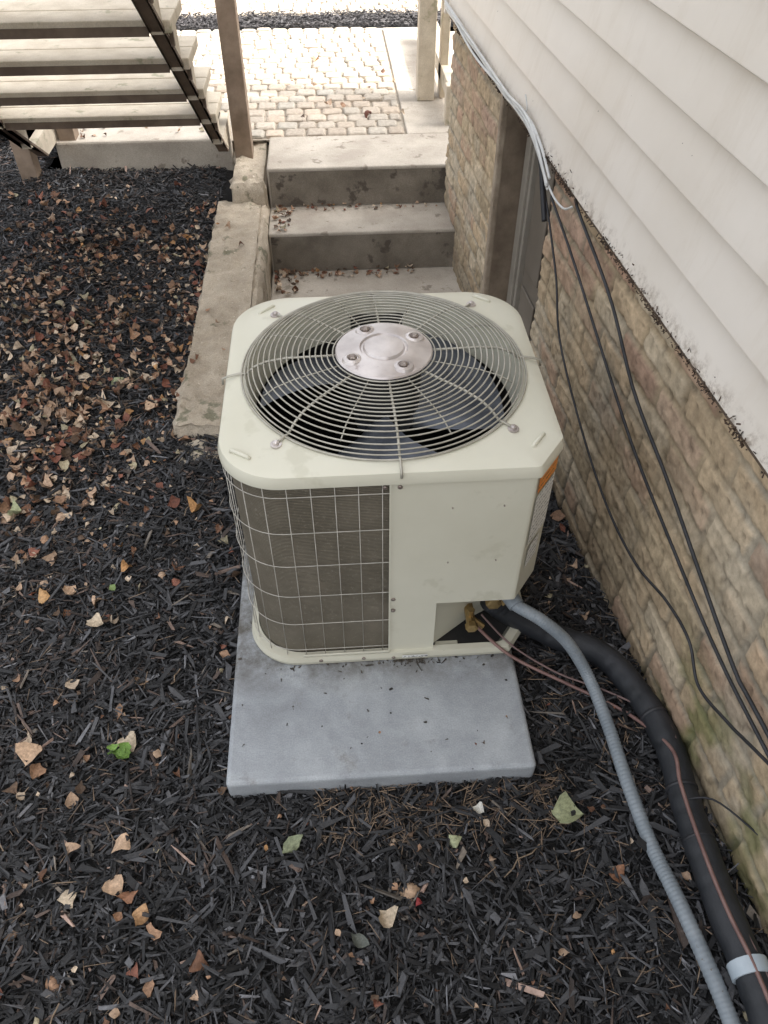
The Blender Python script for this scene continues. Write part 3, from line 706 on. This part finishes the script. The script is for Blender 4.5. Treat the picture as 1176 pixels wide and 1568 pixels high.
# ------------------------------------------------------------ posts & beam
PB=empty('porch_post')
m=MB(); m.box(.475,.565,4.46,4.55,.18,3.6); bevel(m.obj('post',M_wood,PB),.004)
m=MB(); m.box(.60,.64,4.5,4.6,.18,3.6); bevel(m.obj('side_board',M_wood,PB),.004)
m=MB(); m.box(.58,.70,4.1,4.16,.15,.36);m.box(.60,.68,4.165,5.6,.26,.34); bevel(m.obj('ledger_beam',M_wood,PB),.004)

# ------------------------------------------------------------ wooden stairs
ST=empty('wooden_stairs')
def prism(prof,x0,x1):
    n=len(prof); V=[(x0,y,z) for y,z in prof]+[(x1,y,z) for y,z in prof]
    F=[tuple(range(n)),tuple(range(2*n-1,n-1,-1))]+[(i,n+i,n+(i+1)%n,(i+1)%n)[::-1] for i in range(n)]
    return V,F
rise,run=.165,.232
NT=9
def under(Y): return .11+.71*(3.87-Y)
def stringer(x0,x1,name):
    Ye=3.95-run*NT-.2
    P=[(4.02,.192),(3.80,.192),(Ye,under(Ye)),(Ye,.455+rise*(NT-1))]
    for k in range(NT-1,-1,-1):
        zk=.455+rise*k; yk=3.62-run*k
        P.append((yk,zk)); P.append((yk,zk-rise))
    P.append((4.02,.29))
    V,F=prism(P,x0,x1); m=MB(); m.add(V,F); return m.obj(name,M_wood,ST)
stringer(-.525,-.485,'stringer_1'); stringer(-1.36,-1.32,'stringer_2')
m=MB()
for X0,X1 in((-.528,-.482),(-1.363,-1.317)):
    V,F=prism([(3.81,.194),(3.79,.194),(1.6,under(1.6)-.004),(1.6,under(1.6)+.012)],X0,X1); m.add(V,F)
m.obj('stringer_edge_shade',M_shade_seam,ST)  # dark strips along the stringer undersides, backlit shade put into the colour
m=MB(); m2=MB()
for k in range(NT):
    z=.457+rise*k; yb=3.36-run*k+.03
    m.box(-1.38,-.462,yb,yb+.130,z,z+.036); m.box(-1.38,-.462,yb+.137,yb+.27,z,z+.036)
    m2.box(-1.31,-.53,yb-.006,yb-.0015,z-.006,z+.020)  # thin dark strip painting the shade on each tread's back edge
    m2.box(-.482,-.470,yb+.06,yb+.075,z-.05,z-.002)
bevel(m.obj('treads',M_wood,ST),.004); m2.obj('tread_shade_and_brackets',M_shade_seam,ST)
m=MB(); m.box(-.462,-.378,3.86,3.945,.02,3.4); m.box(-1.50,-1.42,3.86,3.94,.02,1.9); m.box(-1.31,-1.23,3.98,4.06,.19,.62)
bevel(m.obj('stair_posts',pm('post_wood',(.18,.13,.09),(.30,.225,.165),10,.8,60,.3),ST),.004)

# ------------------------------------------------------------ light / camera
w=bpy.data.worlds.new("World"); S.world=w; w.use_nodes=True; nt=w.node_tree
bg=nt.nodes['Background']; sk=nt.nodes.new('ShaderNodeTexSky'); sk.sky_type='NISHITA'; sk.sun_disc=False
EL=50; AZ=-12; dirn=Vector((math.cos(math.radians(AZ))*math.cos(math.radians(EL)),math.sin(math.radians(AZ))*math.cos(math.radians(EL)),math.sin(math.radians(EL))))
sk.sun_elevation=math.radians(EL); sk.sun_rotation=math.atan2(dirn.x,dirn.y); sk.dust_density=8; sk.air_density=1.0; sk.ozone_density=1
hs_=nt.nodes.new('ShaderNodeHueSaturation'); hs_.inputs['Saturation'].default_value=.22
nt.links.new(sk.outputs[0],hs_.inputs['Color']); nt.links.new(hs_.outputs[0],bg.inputs['Color']); bg.inputs['Strength'].default_value=.62
L=bpy.data.lights.new('sun','SUN'); L.energy=5; L.angle=math.radians(.6); L.color=(1,.95,.87)
so=bpy.data.objects.new('sun',L); col.objects.link(so); so.rotation_euler=(-dirn).to_track_quat('-Z','Y').to_euler(); so.location=(4,-3,8)
cam=bpy.data.cameras.new('camera'); co=bpy.data.objects.new('camera',cam); col.objects.link(co)
cam.sensor_fit='VERTICAL'; cam.angle=2*math.atan(784/1180); cam.clip_start=.02; cam.clip_end=300
co.location=(0,0,1.613); co.rotation_euler=(math.radians(44.2),0,math.radians(-3.8)); S.camera=co
S.view_settings.view_transform='Standard'; S.view_settings.look='None'; S.view_settings.exposure=0
